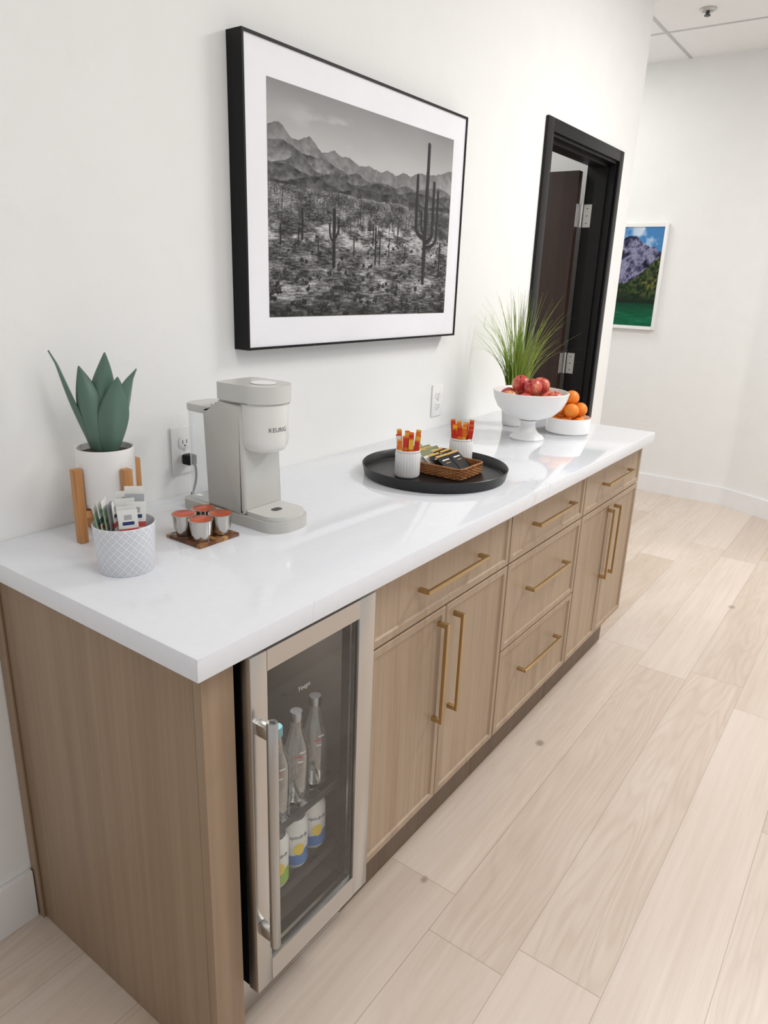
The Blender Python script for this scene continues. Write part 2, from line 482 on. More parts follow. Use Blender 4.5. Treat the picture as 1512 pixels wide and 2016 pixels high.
# ------------------------------------------------------------------ painted prints
def lattice(seed):
    return np.random.RandomState(seed).rand(257, 257)
def vn(x, y, L):
    xi = np.floor(x).astype(int); yi = np.floor(y).astype(int); fx = x - xi; fy = y - yi
    fx = fx * fx * (3 - 2 * fx); fy = fy * fy * (3 - 2 * fy)
    xi %= 256; yi %= 256
    return (L[yi, xi] * (1 - fx) + L[yi, xi + 1] * fx) * (1 - fy) + (L[yi + 1, xi] * (1 - fx) + L[yi + 1, xi + 1] * fx) * fy
def fbm(x, y, seed, octv=5, gain=.5):
    L = lattice(seed); s = 0; a = 1; t = 0
    for k in range(octv):
        s = s + a * vn(x * 2 ** k + 17.3 * k, y * 2 ** k + 9.1 * k, L); t += a; a *= gain
    return s / t
def s2l(a): return np.where(a <= .04045, a / 12.92, ((a + .055) / 1.055) ** 2.4)
def grid_obj(name, P00, du, dv, colors, parent, mat):
    h, w = colors.shape[:2]
    uu, vv = np.meshgrid(np.linspace(0, 1, w), np.linspace(0, 1, h))
    P = np.array(P00)[None, None] + uu[..., None] * np.array(du) + vv[..., None] * np.array(dv)
    P = P.reshape(-1, 3); r = rootloc(parent); P -= np.array(r); P[:, 1] *= -1
    idx = np.arange(w * h).reshape(h, w)
    F = np.stack([idx[:-1, :-1], idx[:-1, 1:], idx[1:, 1:], idx[1:, :-1]], -1).reshape(-1, 4)
    me = bpy.data.meshes.new(name); me.from_pydata(P.tolist(), [], F.tolist())
    at = me.color_attributes.new('Col', 'FLOAT_COLOR', 'POINT')
    c4 = np.ones((w * h, 4), np.float32); c4[:, :3] = s2l(np.clip(colors.reshape(-1, 3), 0, 1)); at.data.foreach_set('color', c4.ravel())
    me.materials.append(mat); me.update()
    o = bpy.data.objects.new(name, me); COL.objects.link(o); o.parent = parent; return o

def paint_desert(W=700, Hh=440):
    u, v = np.meshgrid(np.linspace(0, 1, W), np.linspace(0, 1, Hh)); A = 1.575; x = u * A
    def G(c, s): return np.exp(-((u - c) / s) ** 2)
    ru = [0, .03, .045, .07, .1, .14, .176, .20, .232, .26, .29, .33, .365, .42, .47, .53, .58, .62, .674, .72, .77, .86, .96, 1]
    rv = [.81, .835, .84, .815, .786, .79, .812, .79, .757, .762, .778, .758, .762, .735, .744, .728, .742, .730, .752, .742, .772, .775, .812, .82]
    sky = .54 + .20 * np.clip((1 - v) / .25, 0, 1)
    cl = fbm(x * 3 + v * 2, v * 12, 3, 5)
    sky = sky + .18 * np.clip((cl - .5) * 5, 0, 1) * np.exp(-((v - .88) / .05) ** 2) * G(.32, .2)
    sky = sky + .05 * (fbm(x * 2, v * 6, 4) - .5)
    img = sky.copy()
    def shade(seed, sx_, sy_, sk): return .5 * (1 - 2 * np.abs(fbm(x * sx_ + v * sk, v * sy_ - x * sk * .5, seed, 6, .6) - .5)) + .5 * (.38 + fbm(x * sx_ * 3, v * sy_ * 2.4, seed + 40, 5, .6))
    ridge = np.interp(u, ru, rv) + .020 * (fbm(x * 20, x * 0, 6, 6, .6) - .5)
    img = np.where(v < ridge, .46 + .38 * (shade(7, 9, 10, 8) - .88) + .13 * np.clip((ridge - v) / .12, 0, 1), img)
    layers = ((.655 + .11 * G(.02, .16) + .05 * G(.26, .11) + .03 * G(.55, .09) + .06 * G(.9, .15), .41, 21, 8),
              (.640 + .07 * G(.12, .11) + .06 * G(.40, .09) + .045 * G(.68, .10) + .04 * G(1, .10), .36, 22, -7),
              (.620 + .05 * G(.05, .12) + .045 * G(.30, .10) + .055 * G(.52, .09) + .05 * G(.80, .13), .31, 23, 9),
              (.600 + .03 * G(.18, .10) + .03 * G(.44, .09) + .04 * G(.64, .10) + .02 * G(.92, .08), .27, 24, -8))
    for hl, sh, sd, sk in layers:
        hl = hl + .034 * (fbm(x * 9, x * 0 + sd, sd, 7, .5) - .5)
        up = np.clip((hl - v) / .075, 0, 1)
        img = np.where(v < hl, sh - .03 + .55 * (shade(sd, 12, 18, sk) - .88) + .18 * up, img)
    pl = .588 + .014 * (fbm(x * 6, x * 0, 31) - .5)
    dp = np.clip(pl - v, 0, 1)
    yy = np.log(.05 + dp) * 16            # detail grows toward the viewer
    sx = x / (.12 + dp * 1.0)
    t3 = fbm(sx * 12, yy * 6, 33, 6, .62); t4 = fbm(x * 8, v * 22, 34, 5, .6); t5 = fbm(x * 90, v * 90, 35, 4, .6)
    plain = .37 + .85 * (t3 - .5) + .65 * (t4 - .5) + .30 * (t5 - .5)
    plain = plain + .40 * np.exp(-((u - .5) / .26) ** 2 - ((v - .44) / .035) ** 2) * np.clip((t4 - .38) * 6, 0, 1)
    plain = plain + .20 * np.exp(-((v - .36) / .05) ** 2) * np.clip((t4 - .42) * 6, 0, 1)
    plain = plain + .10 * np.exp(-((v - .16) / .06) ** 2) * np.clip((t4 - .4) * 5, 0, 1)
    plain = plain - .05 * np.exp(-((v - .56) / .03) ** 2)
    rb = random.Random(8)
    for k in range(190):                  # scrub bushes, ragged, larger toward the bottom edge
        vb = .005 + .46 * rb.random() ** 1.2; ub = rb.random(); rr = .006 + .022 * (1 - vb / .47) * rb.uniform(.4, 1.1)
        d2 = ((x - ub * A) / rr) ** 2 + ((v - vb) / (rr * .65)) ** 2 + 3.2 * (t5 - .5)
        plain = np.where(d2 < 1, .17 + .10 * np.clip((v - vb) / rr, -1, 1) + .5 * (t5 - .5), plain)
    bs = np.clip((.07 - v + .05 * (t4 - .5)) / .03, 0, 1) * np.clip((t4 - .40) * 8, 0, 1); plain = plain * (1 - .55 * bs)
    img = np.where(v < pl, np.clip(plain, .08, .8), img)
    def cap(u0, v0, v1, wd, val):
        x0 = u0 * A; dy = np.where(v < v0, v0 - v, np.where(v > v1 - wd, v - (v1 - wd), 0))
        mk = np.sqrt((x - x0) ** 2 + dy ** 2) < wd
        return mk, val + .035 * np.sin((x - x0) / wd * 9) + .03 * (x - x0) / wd
    def stamp(*a):
        nonlocal img
        mk, r = cap(*a); img = np.where(mk, r, img)
    def arm(u0, vj, u1, v1, wd, val):
        n = 14
        for k in range(n + 1):
            a = k / n * PI / 2
            uu = u0 + (u1 - u0) * math.sin(a); vv = vj + .06 * (1 - math.cos(a))
            stamp(uu, vv, vv + wd, wd, val)
        stamp(u1, vj + .06, v1, wd, val)
    rs = random.Random(5)
    for k in range(170):
        vb = .57 - .16 * rs.random() ** 1.6; uu = rs.random(); hh = (.6 - vb) * rs.uniform(.12, .34) + .012
        stamp(uu, vb, vb + hh, .0020 + (.58 - vb) * .010, rs.uniform(.16, .28))
    for uu, vb, vt, wd in ((.145, .36, .50, .006), (.128, .33, .41, .005), (.32, .4, .48, .005), (.52, .27, .46, .007), (.545, .27, .43, .006), (.505, .36, .47, .005), (.60, .31, .41, .005), (.22, .29, .38, .005), (.40, .3, .40, .005), (.70, .29, .38, .005), (.94, .22, .42, .008), (.05, .33, .42, .005), (.65, .38, .47, .005)):
        stamp(uu, vb, vt, wd, .13)
    stamp(.296, .245, .52, .0125, .12); arm(.296, .36, .274, .45, .007, .13); arm(.296, .38, .317, .46, .007, .13)
    for k in range(26):                   # trunk, a little slimmer at foot and crown
        q = k / 25; wd = .0200 * (.80 + .20 * math.sin(PI * min(1, q * 1.25)))
        stamp(.832 - .004 * (1 - q), .18 + .71 * q, .18 + .71 * q + .055, wd, .15)
    arm(.832, .43, .766, .77, .0135, .14); arm(.832, .45, .800, .58, .0095, .13)
    arm(.832, .41, .878, .75, .0140, .15); arm(.832, .38, .908, .71, .0115, .14)
    img = np.clip(img, .05, .92)
    return np.repeat(img[..., None], 3, 2)

def paint_lake(W=140, Hh=196):
    u, v = np.meshgrid(np.linspace(0, 1, W), np.linspace(0, 1, Hh))
    def c(r, g, b_): return np.array((r, g, b_)) / 255.0
    cl = np.clip((fbm(u * 5, v * 8, 51, 5) - .44) * 5, 0, .9)[..., None] * np.clip(1.2 - np.abs(u - .8) * 1.4, 0, 1)[..., None]
    img = c(66, 124, 180) * (1 - cl) + c(216, 222, 232) * cl
    n = 1 - 2 * np.abs(fbm(u * 6 + v * 4, v * 8 - u * 4, 52, 6, .62) - .5)
    r1 = np.interp(u, [0, .3, .5, .6, .7, .8, .9, 1], [.78, .86, .92, .91, .85, .81, .79, .76]) + .05 * (fbm(u * 18, u * 0, 53, 6) - .5)
    img = np.where((v < r1)[..., None], c(108, 108, 136) + ((n - .88) * 1.2)[..., None], img)
    r2 = np.interp(u, [0, .4, .55, .7, .85, 1], [.40, .43, .45, .53, .62, .72]) + .05 * (fbm(u * 34, v * 0, 54, 6, .65) - .5)
    n2 = fbm(u * 30, v * 38, 55, 5, .65); n3 = fbm(u * 6, v * 8, 57, 3)
    fc = c(32, 50, 26) + ((n2 - .5) * .5)[..., None] * c(255, 230, 120)
    yl = np.clip((u - .5) * 2.0, 0, .85)[..., None] * np.clip((n2 - .42) * 3.2, 0, 1)[..., None] * np.clip((n3 - .3) * 4, 0, 1)[..., None]
    fc = fc * (1 - yl) + c(148, 132, 54) * yl
    low = np.clip((.36 - v) * 9, 0, 1)[..., None]; fc = fc * (1 - low) + c(14, 32, 20) * low
    img = np.where((v < r2)[..., None], fc, img)
    wv = fbm(u * 5, v * 46, 56, 4)[..., None]
    dark = np.clip((v - .11) / .11, 0, 1)[..., None] * (.5 + wv * .6)
    wa = (c(10, 96, 64) + (wv - .5) * .22) * (1 - dark * .75) + c(10, 36, 26) * dark * .75
    img = np.where((v < .235)[..., None], wa, img)
    return np.clip(img, 0, 1)

# big framed desert photo
px0, px1, pz0, pz1, pd = .688, 1.687, 1.25, 1.942, .05
fp = thing('framed_picture', 'large black framed monochrome desert photo with tall cactus hanging above the counter', 'picture', ((px0 + px1) / 2, 0, pz0))
b = B(); w = .006
box(b, px0, px0 + w, .001, pd, pz0, pz1); box(b, px1 - w, px1, .001, pd, pz0, pz1)
box(b, px0 + w, px1 - w, .001, pd, pz0, pz0 + w); box(b, px0 + w, px1 - w, .001, pd, pz1 - w, pz1)
ob('frame', b, M_black, fp, 0)
b = B(); box(b, px0 + w, px1 - w, .002, pd - .004, pz0 + w, pz1 - w); ob('mat_board', b, M_mat, fp, 0)
grid_obj('photo_print', (.766, pd - .0035, 1.328), (.845, 0, 0), (0, 0, .536), paint_desert(), fp, M_print)

# far framed colour photo
fx = 4.76
fq = thing('framed_picture', 'small white framed colour photo of a mountain lake on the far wall', 'picture', (fx, -.36, 1.16))
y0, y1, z0, z1 = -.60, -.112, 1.16, 1.862
b = B(); w = .022
box(b, fx - .035, fx - .001, y0, y0 + w, z0, z1, .002); box(b, fx - .035, fx - .001, y1 - w, y1, z0, z1, .002)
box(b, fx - .035, fx - .001, y0 + w, y1 - w, z0, z0 + w); box(b, fx - .035, fx - .001, y0 + w, y1 - w, z1 - w, z1)
ob('frame', b, M_plastic, fq)
grid_obj('photo_print', (fx - .029, y0 + w, z0 + w), (0, y1 - y0 - 2 * w, 0), (0, 0, z1 - z0 - 2 * w), paint_lake(), fq, M_print)

# ceiling sprinkler
sp = thing('ceiling_sprinkler', 'small round fire sprinkler head on the ceiling tile', 'sprinkler', (3.926, .149, H - .03))
b = B(); lathe(b, [(0, .03), (.042, .03), (.042, .026), (.03, .018), (.026, .026), (0, .026)], 28, (3.926, .149, H - .031)); ob('escutcheon', b, M_hinge, sp)
b = B(); lathe(b, [(0, .024), (.009, .024), (.009, .006), (.016, .004), (.016, 0), (0, 0)], 20, (3.926, .149, H - .033)); ob('sprinkler_head', b, M_dk, sp)

# ------------------------------------------------------------------ counter run
YF = .62
ct = B(); box(ct, 0, 2.223, .001, .652, .8715, .911, .0025, 2)
tag(ob('countertop', ct, M_quartz), 'long white quartz countertop with thick edge over the oak cabinets', 'countertop')

ep = thing('cabinet_end_panel', 'tall oak end panel closing the near end of the counter', 'panel', (.05, .3, 0))
b = B(); box(b, .03, .05, .016, .6, 0, .871, .001); ob('side_panel', b, M_oak_side, ep)
b = B(); box(b, .03, .095, .6, YF, 0, .871, .0015); ob('stile', b, M_oak_side, ep)
b = B(); box(b, .024, .0298, .002, .03, 0, .871, .001); ob('scribe_strip', b, M_oak_side, ep)

def front(bm, x0, x1, z0, z1, ya=.598, yb=YF, bd=.017, dp=.006):
    t = bmesh.new()
    def loop(i, y): return [t.verts.new(p) for p in ((x0 + i, y, z0 + i), (x1 - i, y, z0 + i), (x1 - i, y, z1 - i), (x0 + i, y, z1 - i))]
    Ls = [loop(0, ya), loop(0, yb - .0015), loop(.0015, yb), loop(bd, yb), loop(bd + .003, yb - dp * .8), loop(bd + .007, yb - dp)]
    t.faces.new(Ls[0]); t.faces.new(Ls[-1])
    for a, c in zip(Ls[:-1], Ls[1:]):
        for i in range(4): t.faces.new((a[i], a[(i + 1) % 4], c[(i + 1) % 4], c[i]))
    return join(bm, t)

def pull(parent, xa, za, xb, zb):
    """square bar pull between two ends"""
    b = B(); h = .0045; yb0, yb1 = YF + .022, YF + .030
    if abs(za - zb) < 1e-6:
        box(b, xa, xb, yb0, yb1, za - h, za + h, .001)
        for x in (xa + .006, xb - .006): box(b, x - .006, x + .006, YF, yb0 + .002, za - h, za + h, .0008)
    else:
        box(b, xa - h, xa + h, yb0, yb1, za, zb, .001)
        for z in (za + .006, zb - .006): box(b, xa - h, xa + h, YF, yb0 + .002, z - .006, z + .006, .0008)
    ob('handle', b, M_brass, parent)

def carcass(t, x0, x1):
    b = B(); box(b, x0 + .001, x1 - .001, .002, .597, .16, .871); ob('body', b, [M_oak], t)
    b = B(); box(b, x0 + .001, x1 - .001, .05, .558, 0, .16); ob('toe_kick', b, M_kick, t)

def drawer(t, x0, x1, z0, z1, zh):
    b = B(); front(b, x0, x1, z0, z1); d = ob('drawer', b, M_oak, t)
    c = (x0 + x1) / 2; pull(d, c - .14, zh, c + .14, zh)

def unit_doors(t, x0, x1, sp):
    drawer(t, x0 + .003, x1 - .003, .713, .862, .793)
    for xa, xb, hx in ((x0 + .003, sp - .0015, sp - .036), (sp + .0015, x1 - .003, sp + .036)):
        b = B(); front(b, xa, xb, .168, .708); d = ob('door', b, M_oak, t)
        pull(d, hx, .415, hx, .682)

c1 = thing('cabinet', 'oak base cabinet with one drawer over two doors beside the drinks fridge', 'cabinet', (.76, .3, 0))
carcass(c1, .452, 1.077); unit_doors(c1, .452, 1.077, .757)
c2 = thing('cabinet', 'oak cabinet with three stacked drawers in the middle of the counter run', 'cabinet', (1.346, .3, 0))
carcass(c2, 1.077, 1.615)
drawer(c2, 1.08, 1.612, .713, .862, .795); drawer(c2, 1.08, 1.612, .445, .708, .598); drawer(c2, 1.08, 1.612, .168, .440, .335)
c3 = thing('cabinet', 'oak base cabinet with drawer and two doors at the far end', 'cabinet', (1.91, .3, 0))
carcass(c3, 1.615, 2.205); unit_doors(c3, 1.615, 2.205, 1.905)

# ------------------------------------------------------------------ drinks fridge
fr = thing('beverage_fridge', 'slim stainless steel drinks fridge with glass door built under the counter', 'fridge', (.27, .3, 0))
b = B()
box(b, .097, .112, .05, .590, .148, .866); box(b, .432, .447, .05, .590, .148, .866)
box(b, .112, .432, .05, .065, .148, .866); box(b, .112, .432, .065, .590, .85, .866); box(b, .112, .432, .065, .590, .148, .19)
box(b, .097, .447, .05, .548, 0, .148)
ob('body', b, M_black, fr)
b = B()
box(b, .1125, .114, .066, .589, .191, .849); box(b, .430, .4315, .066, .589, .191, .849); box(b, .114, .43, .066, .07, .191, .849)
box(b, .114, .43, .07, .589, .191, .194); box(b, .114, .43, .07, .589, .846, .849)
ob('liner', b, M_liner, fr)
dx0, dx1, dz0, dz1, gy0, gy1 = .110, .440, .155, .86, .600, .642
gx0, gx1, gz0, gz1 = .147, .391, .207, .822
b = B(); ys = .618                       # steel skin on the front, black core behind it
box(b, dx0, gx0, ys, gy1, dz0, dz1, .0015); box(b, gx1, dx1, ys, gy1, dz0, dz1, .0015)
box(b, gx0, gx1, ys, gy1, dz0, gz0, .0); box(b, gx0, gx1, ys, gy1, gz1, dz1, .0)
dr = ob('door', b, M_steel, fr, 30)
b = B()
box(b, dx0 + .002, gx0, gy0, ys, dz0 + .002, dz1 - .002); box(b, gx1, dx1 - .002, gy0, ys, dz0 + .002, dz1 - .002)
box(b, gx0, gx1, gy0, ys, dz0 + .002, gz0); box(b, gx0, gx1, gy0, ys, gz1, dz1 - .002)
for q in ((gx0, gx0 + .006, gz0, gz1), (gx1 - .006, gx1, gz0, gz1), (gx0, gx1, gz0, gz0 + .006), (gx0, gx1, gz1 - .006, gz1)):
    box(b, q[0], q[1], .628, .634, q[2], q[3])
ob('gasket', b, M_black, dr)
b = B(); sheet(b, [[(gx0 + .0005, .637, gz0 + .0005), (gx1 - .0005, .637, gz0 + .0005)], [(gx0 + .0005, .637, gz1 - .0005), (gx1 - .0005, .637, gz1 - .0005)]]); ob('glass_pane', b, M_glass, dr, 0)
b = B(); textbm(b, 'Yeego', .0128, lambda x, y: (.24 + x, .6374, .747 + y), shear=.15); ob('lettering', b, M_logo, dr, 0)
b = B(); hx, hy = .122, .676
tube(b, [(hx, hy, .288), (hx, hy, .29), (hx, hy, .752), (hx, hy, .754)], [.0085, .0096, .0096, .0085], 24)
for z in (.732, .310): box(b, hx - .008, hx + .007, .642, hy, z - .011, z + .011, .001)
box(b, hx - .006, hx + .006, hy - .0008, hy + .0008, .754, .7545, mi=1); box(b, hx - .0008, hx + .0008, hy - .006, hy + .006, .754, .7545, mi=1)
ob('handle', b, [M_bar, M_dk], dr, 30)
b = B(); box(b, .098, .446, .550, .566, .018, .150, .001)
ob('kick_plate', b, M_steel, fr)
for z in (.42, .258):
    b = B()
    for k in range(22):
        y = .09 + k * .0225; box(b, .116, .428, y, y + .003, z - .004, z)
    for x in (.118, .27, .425): box(b, x - .002, x + .002, .09, .583, z - .008, z - .004)
    box(b, .116, .428, .580, .586, z - .012, z)
    ob('shelf', b, M_dk, fr)

# bottles
BP = [(0, .0), (.024, .0), (.0262, .004), (.0262, .105), (.024, .122), (.016, .146), (.0125, .16), (.0115, .183), (.0115, .186)]
def bottle(loc, label, capm):
    t = thing('water_bottle', label, 'bottle', loc, 'glass water bottles in the fridge')
    b = B(); lathe(b, BP, 32, loc)
    bo = ob('bottle_body', b, M_bottle, t)
    b = B()
    for k, (a0, zz, ww) in enumerate(((1.9, .118, .5), (2.2, .108, .6), (2.1, .098, .4))):
        rows = [[(loc[0] + (.0266 if z < .106 else .0258) * math.cos(a0 + ww * (i / 6 - .5)), loc[1] + (.0266 if z < .106 else .0258) * math.sin(a0 + ww * (i / 6 - .5)), loc[2] + z) for i in range(7)] for z in (zz - .002, zz + .0014)]
        sheet(b, rows, mi=k % 2)
    ob('printed_mark', b, [M_paper, M_red], bo, 60)
    b = B(); lathe(b, [(.0128, .180), (.0132, .182), (.0132, .196), (.012, .199), (0, .199)], 24, loc); ob('cap', b, capm, t)
M_capb = pm('pale_blue_cap', (120, 190, 205), .4)
bottle((.256, .552, .4205), 'clear glass water bottle with pale blue cap nearest the fridge handle', M_capb)
bottle((.318, .547, .4205), 'clear glass water bottle with silver cap, middle of the three', M_cap)
bottle((.382, .540, .4205), 'clear glass water bottle with silver cap farthest from the fridge handle', M_cap)

def can(loc, label, low):
    t = thing('drink_can', label, 'can', loc, 'fizzy drink cans in the fridge'); R = .0275
    b = B(); lathe(b, [(0, .003), (.019, .003), (.021, .0), (.0245, .006), (R, .012), (R, .106), (.0235, .117), (.0225, .12)], 36, loc); bo = ob('can_body', b, M_paper, t)
    b = B(); lathe(b, [(.0225, .12), (.0215, .1185), (0, .1185)], 36, loc); ob('lid', b, M_cap, t)
    f0 = PI / 2 + .45; r = R + .0003
    def wrap(x, z, rr=r): return (loc[0] + rr * math.cos(f0 - x / rr), loc[1] + rr * math.sin(f0 - x / rr), loc[2] + z)
    b = B()
    rows = [[], []]
    for i in range(49):
        x = -PI * r + 2 * PI * r * i / 48
        rows[0].append(wrap(x, .013)); rows[1].append(wrap(x, .043 + .006 * math.sin(x * 90)))
    sheet(b, rows, mi=0)
    t2 = bmesh.new(); vs = [t2.verts.new(wrap(.012 * math.cos(2 * PI * i / 28), .052 + .014 * math.sin(2 * PI * i / 28), r + .0003)) for i in range(28)]
    cc = t2.verts.new(wrap(0, .052, r + .0003))
    for i in range(28): t2.faces.new((vs[i], vs[(i + 1) % 28], cc))
    join(b, t2, 1)
    textbm(b, 'spindrift', .0125, lambda x, y: wrap(x, .083 + y, r + .0002), mi=2)
    ob('label_print', b, [low, M_lemon, M_navy], bo, 60)
can((.246, .554, .2585), 'white drink can with green base print nearest the fridge handle', M_green)
can((.310, .548, .2585), 'white and blue lemon drink can, middle one on the lower shelf', M_blue)
can((.374, .542, .2585), 'white and blue lemon drink can farthest from the fridge handle', M_blue)

# ------------------------------------------------------------------ outlets
def outlet(x, z, label):
    t = thing('wall_outlet', label, 'outlet', (x, 0, z - .058))
    b = B(); box(b, x - .036, x + .036, .0005, .006, z - .058, z + .058, .002); ob('cover_plate', b, M_plastic, t)
    for s in (-1, 1):
        zc = z + s * .0195
        b = B(); poly(b, [(px, py) for px, py in rrect(-.0165, .0165, -.014, .014, .009)], 0, .003, .0008, M=Matrix.Translation((x, .0055, zc)) @ Matrix.Rotation(PI / 2, 4, 'X') @ Matrix.Diagonal((1, 1, -1, 1)))
        for q in (-.006, .006): box(b, x + q - .001, x + q + .001, .0086, .0088, zc - .003, zc + .006, mi=1)
        tube(b, [(x, .0086, zc - .008), (x, .0089, zc - .008)], .0022, 10, mi=1)
        ob('socket', b, [M_plastic, M_dk], t)
    b = B(); tube(b, [(x, .006, z), (x, .0068, z)], .003, 12); ob('screw', b, M_hinge, t)
outlet(.512, 1.021, 'white wall outlet behind the coffee maker with black plug in it')
outlet(1.672, 1.015, 'white wall outlet above the middle of the counter with nothing plugged in')

# ------------------------------------------------------------------ coffee maker
TOP = .9112
cm0 = (.4935, .235, TOP)
cm = thing('coffee_maker', 'pale grey single serve coffee maker with clear water tank', 'coffee maker', cm0)
b = B(); poly(b, rrect(-.06, .06, -.152, .153, [.02, .02, .046, .046], 10), 0, .024, .006, 3); ob('base', b, M_grey, cm, 40, True)
b = B(); poly(b, rrect(-.053, .053, .054, .147, [.006, .006, .040, .040], 10), .0242, .034, .003, 2)
poly(b, rrect(-.013, .013, .085, .103, .008), .0335, .0345, mi=1); ob('drip_tray', b, [M_lgrey, M_dk], cm, 40, True)
YZ = Matrix(((0, 0, 1, 0), (1, 0, 0, 0), (0, 1, 0, 0), (0, 0, 0, 1)))      # outline in y,z pushed along x
def fillet(P, r, n=5):
    out = []; N = len(P)
    for i in range(N):
        p = Vector(P[i]); a = (Vector(P[i - 1]) - p).normalized(); c = (Vector(P[(i + 1) % N]) - p).normalized(); rr = r[i]
        if rr <= 0: out.append(tuple(p)); continue
        s, e = p + a * rr, p + c * rr
        for k in range(n + 1):
            q = k / n; out.append(tuple(s * (1 - q) ** 2 + p * 2 * q * (1 - q) + e * q * q))
    return out
prof = fillet([(-.0665, .0235), (.053, .0235), (.053, .264), (-.024, .264), (-.036, .246), (-.0665, .246)], [0, .004, 0, .006, .006, .008])
b = B(); poly(b, prof, -.0565, .0565, .010, 4, M=YZ); ob('column', b, M_grey, cm, 40, True)
b = B(); lathe(b, [(0, .160), (.030, .161), (.043, .165), (.0505, .175), (.0535, .190), (.0538, .264), (0, .264)], 64, (0, .060, 0)); hd = ob('brew_head', b, M_ivory, cm, 40, True)
b = B(); textbm(b, 'KEURIG', .0130, lambda x, y: (.0541 * math.sin(x / .0541 - .2), .060 + .0541 * math.cos(x / .0541 - .2), .213 + y)); ob('lettering', b, M_ink, hd, 0, True)
b = B(); poly(b, rrect(-.0575, .0575, -.028, .117, [.014, .014, .055, .055], 12), .2675, .303, .009, 3); ld = ob('lid', b, M_lgrey, cm, 40, True)
b = B(); lathe(b, [(0, .3034), (.026, .3034), (.027, .3045), (.026, .3055), (0, .3055)], 32, (0, .06, 0)); ob('brew_button', b, M_plastic, ld, 40, True)
b = B(); poly(b, rrect(-.056, .056, -.022, .1150, [.01, .01, .054, .054], 12), .2645, .2672, mi=0); ob('lid_seam', b, M_bar, ld, 40, True)
b = B(); poly(b, rrect(-.044, .044, -.146, -.0675, [.022, .022, .003, .003]), .0245, .226, .002); wt = ob('water_tank', b, M_clear, cm, 40, True)
b = B(); poly(b, rrect(-.0455, .0455, -.148, -.0675, [.022, .022, .003, .003]), .2265, .243, .003); ob('tank_lid', b, M_lgrey, cm, 40, True)
b = B(); pts = []
ctrl = [(.512, .034, 1.000), (.512, .044, .985), (.506, .05, .955), (.494, .05, .925), (.484, .056, .916), (.480, .066, .916), (.482, .082, .919)]
P = [Vector(p) for p in ctrl]
for i in range(len(P) - 1):
    p0, p1, p2, p3 = P[max(i - 1, 0)], P[i], P[i + 1], P[min(i + 2, len(P) - 1)]
    for k in range(6):
        s = k / 6; pts.append(.5 * ((2 * p1) + (p2 - p0) * s + (2 * p0 - 5 * p1 + 4 * p2 - p3) * s * s + (3 * p1 - p0 - 3 * p2 + p3) * s ** 3))
pts.append(P[-1]); tube(b, pts, .003, 10); cord = ob('power_cord', b, M_black, cm)
b = B(); box(b, .499, .525, .0095, .036, .988, 1.013, .004, 2); ob('plug', b, M_black, cord)

# ------------------------------------------------------------------ agave in pot on wooden stand
ax, ay = .225, .122
st = thing('plant_stand', 'small wooden four legged stand holding the white plant pot', 'plant stand', (ax, ay, TOP))
for dxx, dyy in ((1, 0), (-1, 0), (0, 1), (0, -1)):
    b = B(); cx, cy = ax + dxx * .0655, ay + dyy * .0655; box(b, cx - .0085, cx + .0085, cy - .0085, cy + .0085, TOP, TOP + .15, .0012); ob('leg', b, M_standwood, st)
b = B(); box(b, ax - .057, ax + .057, ay - .008, ay + .008, TOP + .05, TOP + .064); box(b, ax - .008, ax + .008, ay - .057, ay + .057, TOP + .0502, TOP + .0638); ob('crossbar', b, M_standwood, st)
PZ = TOP + .0645
pl = thing('potted_agave', 'faux agave with broad blue green leaves in a white pot by the wall', 'potted plant', (ax, ay, PZ))
b = B(); lathe(b, [(0, 0), (.044, 0), (.051, .004), (.0545, .014), (.0555, .118), (.0545, .1205), (.052, .119), (.0515, .105), (0, .105)], 48, (ax, ay, PZ)); ob('pot', b, M_matte, pl)
b = B(); lathe(b, [(0, .113), (.03, .112), (.0512, .107)], 32, (ax, ay, PZ)); ob('soil', b, M_soil, pl)
def leafm(lean_deg, lean, ln, hw, fold, face_deg, base=(0, 0), curve=1.6, twist=0.0):
    """lean_deg: which way the tip bends; face_deg: which way the broad outer face looks"""
    b = B(); A_ = math.radians; o = Vector((math.cos(A_(lean_deg)), math.sin(A_(lean_deg)), 0)); rows = []
    for i in range(25):
        t = i / 24; fa = A_(face_deg + twist * t)
        nrm = Vector((math.cos(fa), math.sin(fa), 0)); s = Vector((-nrm.y, nrm.x, 0))
        bulge = nrm * (.009 * math.sin(PI * min(1, t * 1.15)))
        c = Vector((ax + base[0], ay + base[1], PZ + .109)) + o * (lean * t ** curve) + Vector((0, 0, ln * t)) + bulge
        wv = hw * ((.46 + .54 * math.sin(min(t / .48, 1) * PI / 2)) if t < .48 else (1 - ((t - .48) / .52) ** 1.6)) + .0004
        rows.append([c + s * (wv * q) - nrm * (fold * (wv / hw) * abs(q) ** 1.6) for q in (-1, -.8, -.5, -.2, 0, .2, .5, .8, 1)])
    sheet(b, rows); lo = ob('leaf', b, M_agave, pl, 80)
    md = lo.modifiers.new('thick', 'SOLIDIFY'); md.thickness = .0028; md.offset = 0
leafm(234, .066, .194, .012, .007, 188, (-.016, -.018), 1.4, 20)
leafm(228, .024, .168, .026, .016, 142, (-.012, .000), 1.6, -15)
leafm(54, .026, .193, .0265, .016, 122, (-.002, -.014), 1.2, 12)
leafm(62, .026, .150, .029, .018, 116, (.002, .018), 1.3, 10)
leafm(54, .058, .164, .025, .015, 98, (.014, .006), 1.6, -18)
leafm(320, .03, .14, .024, .012, 320, (.014, -.016))

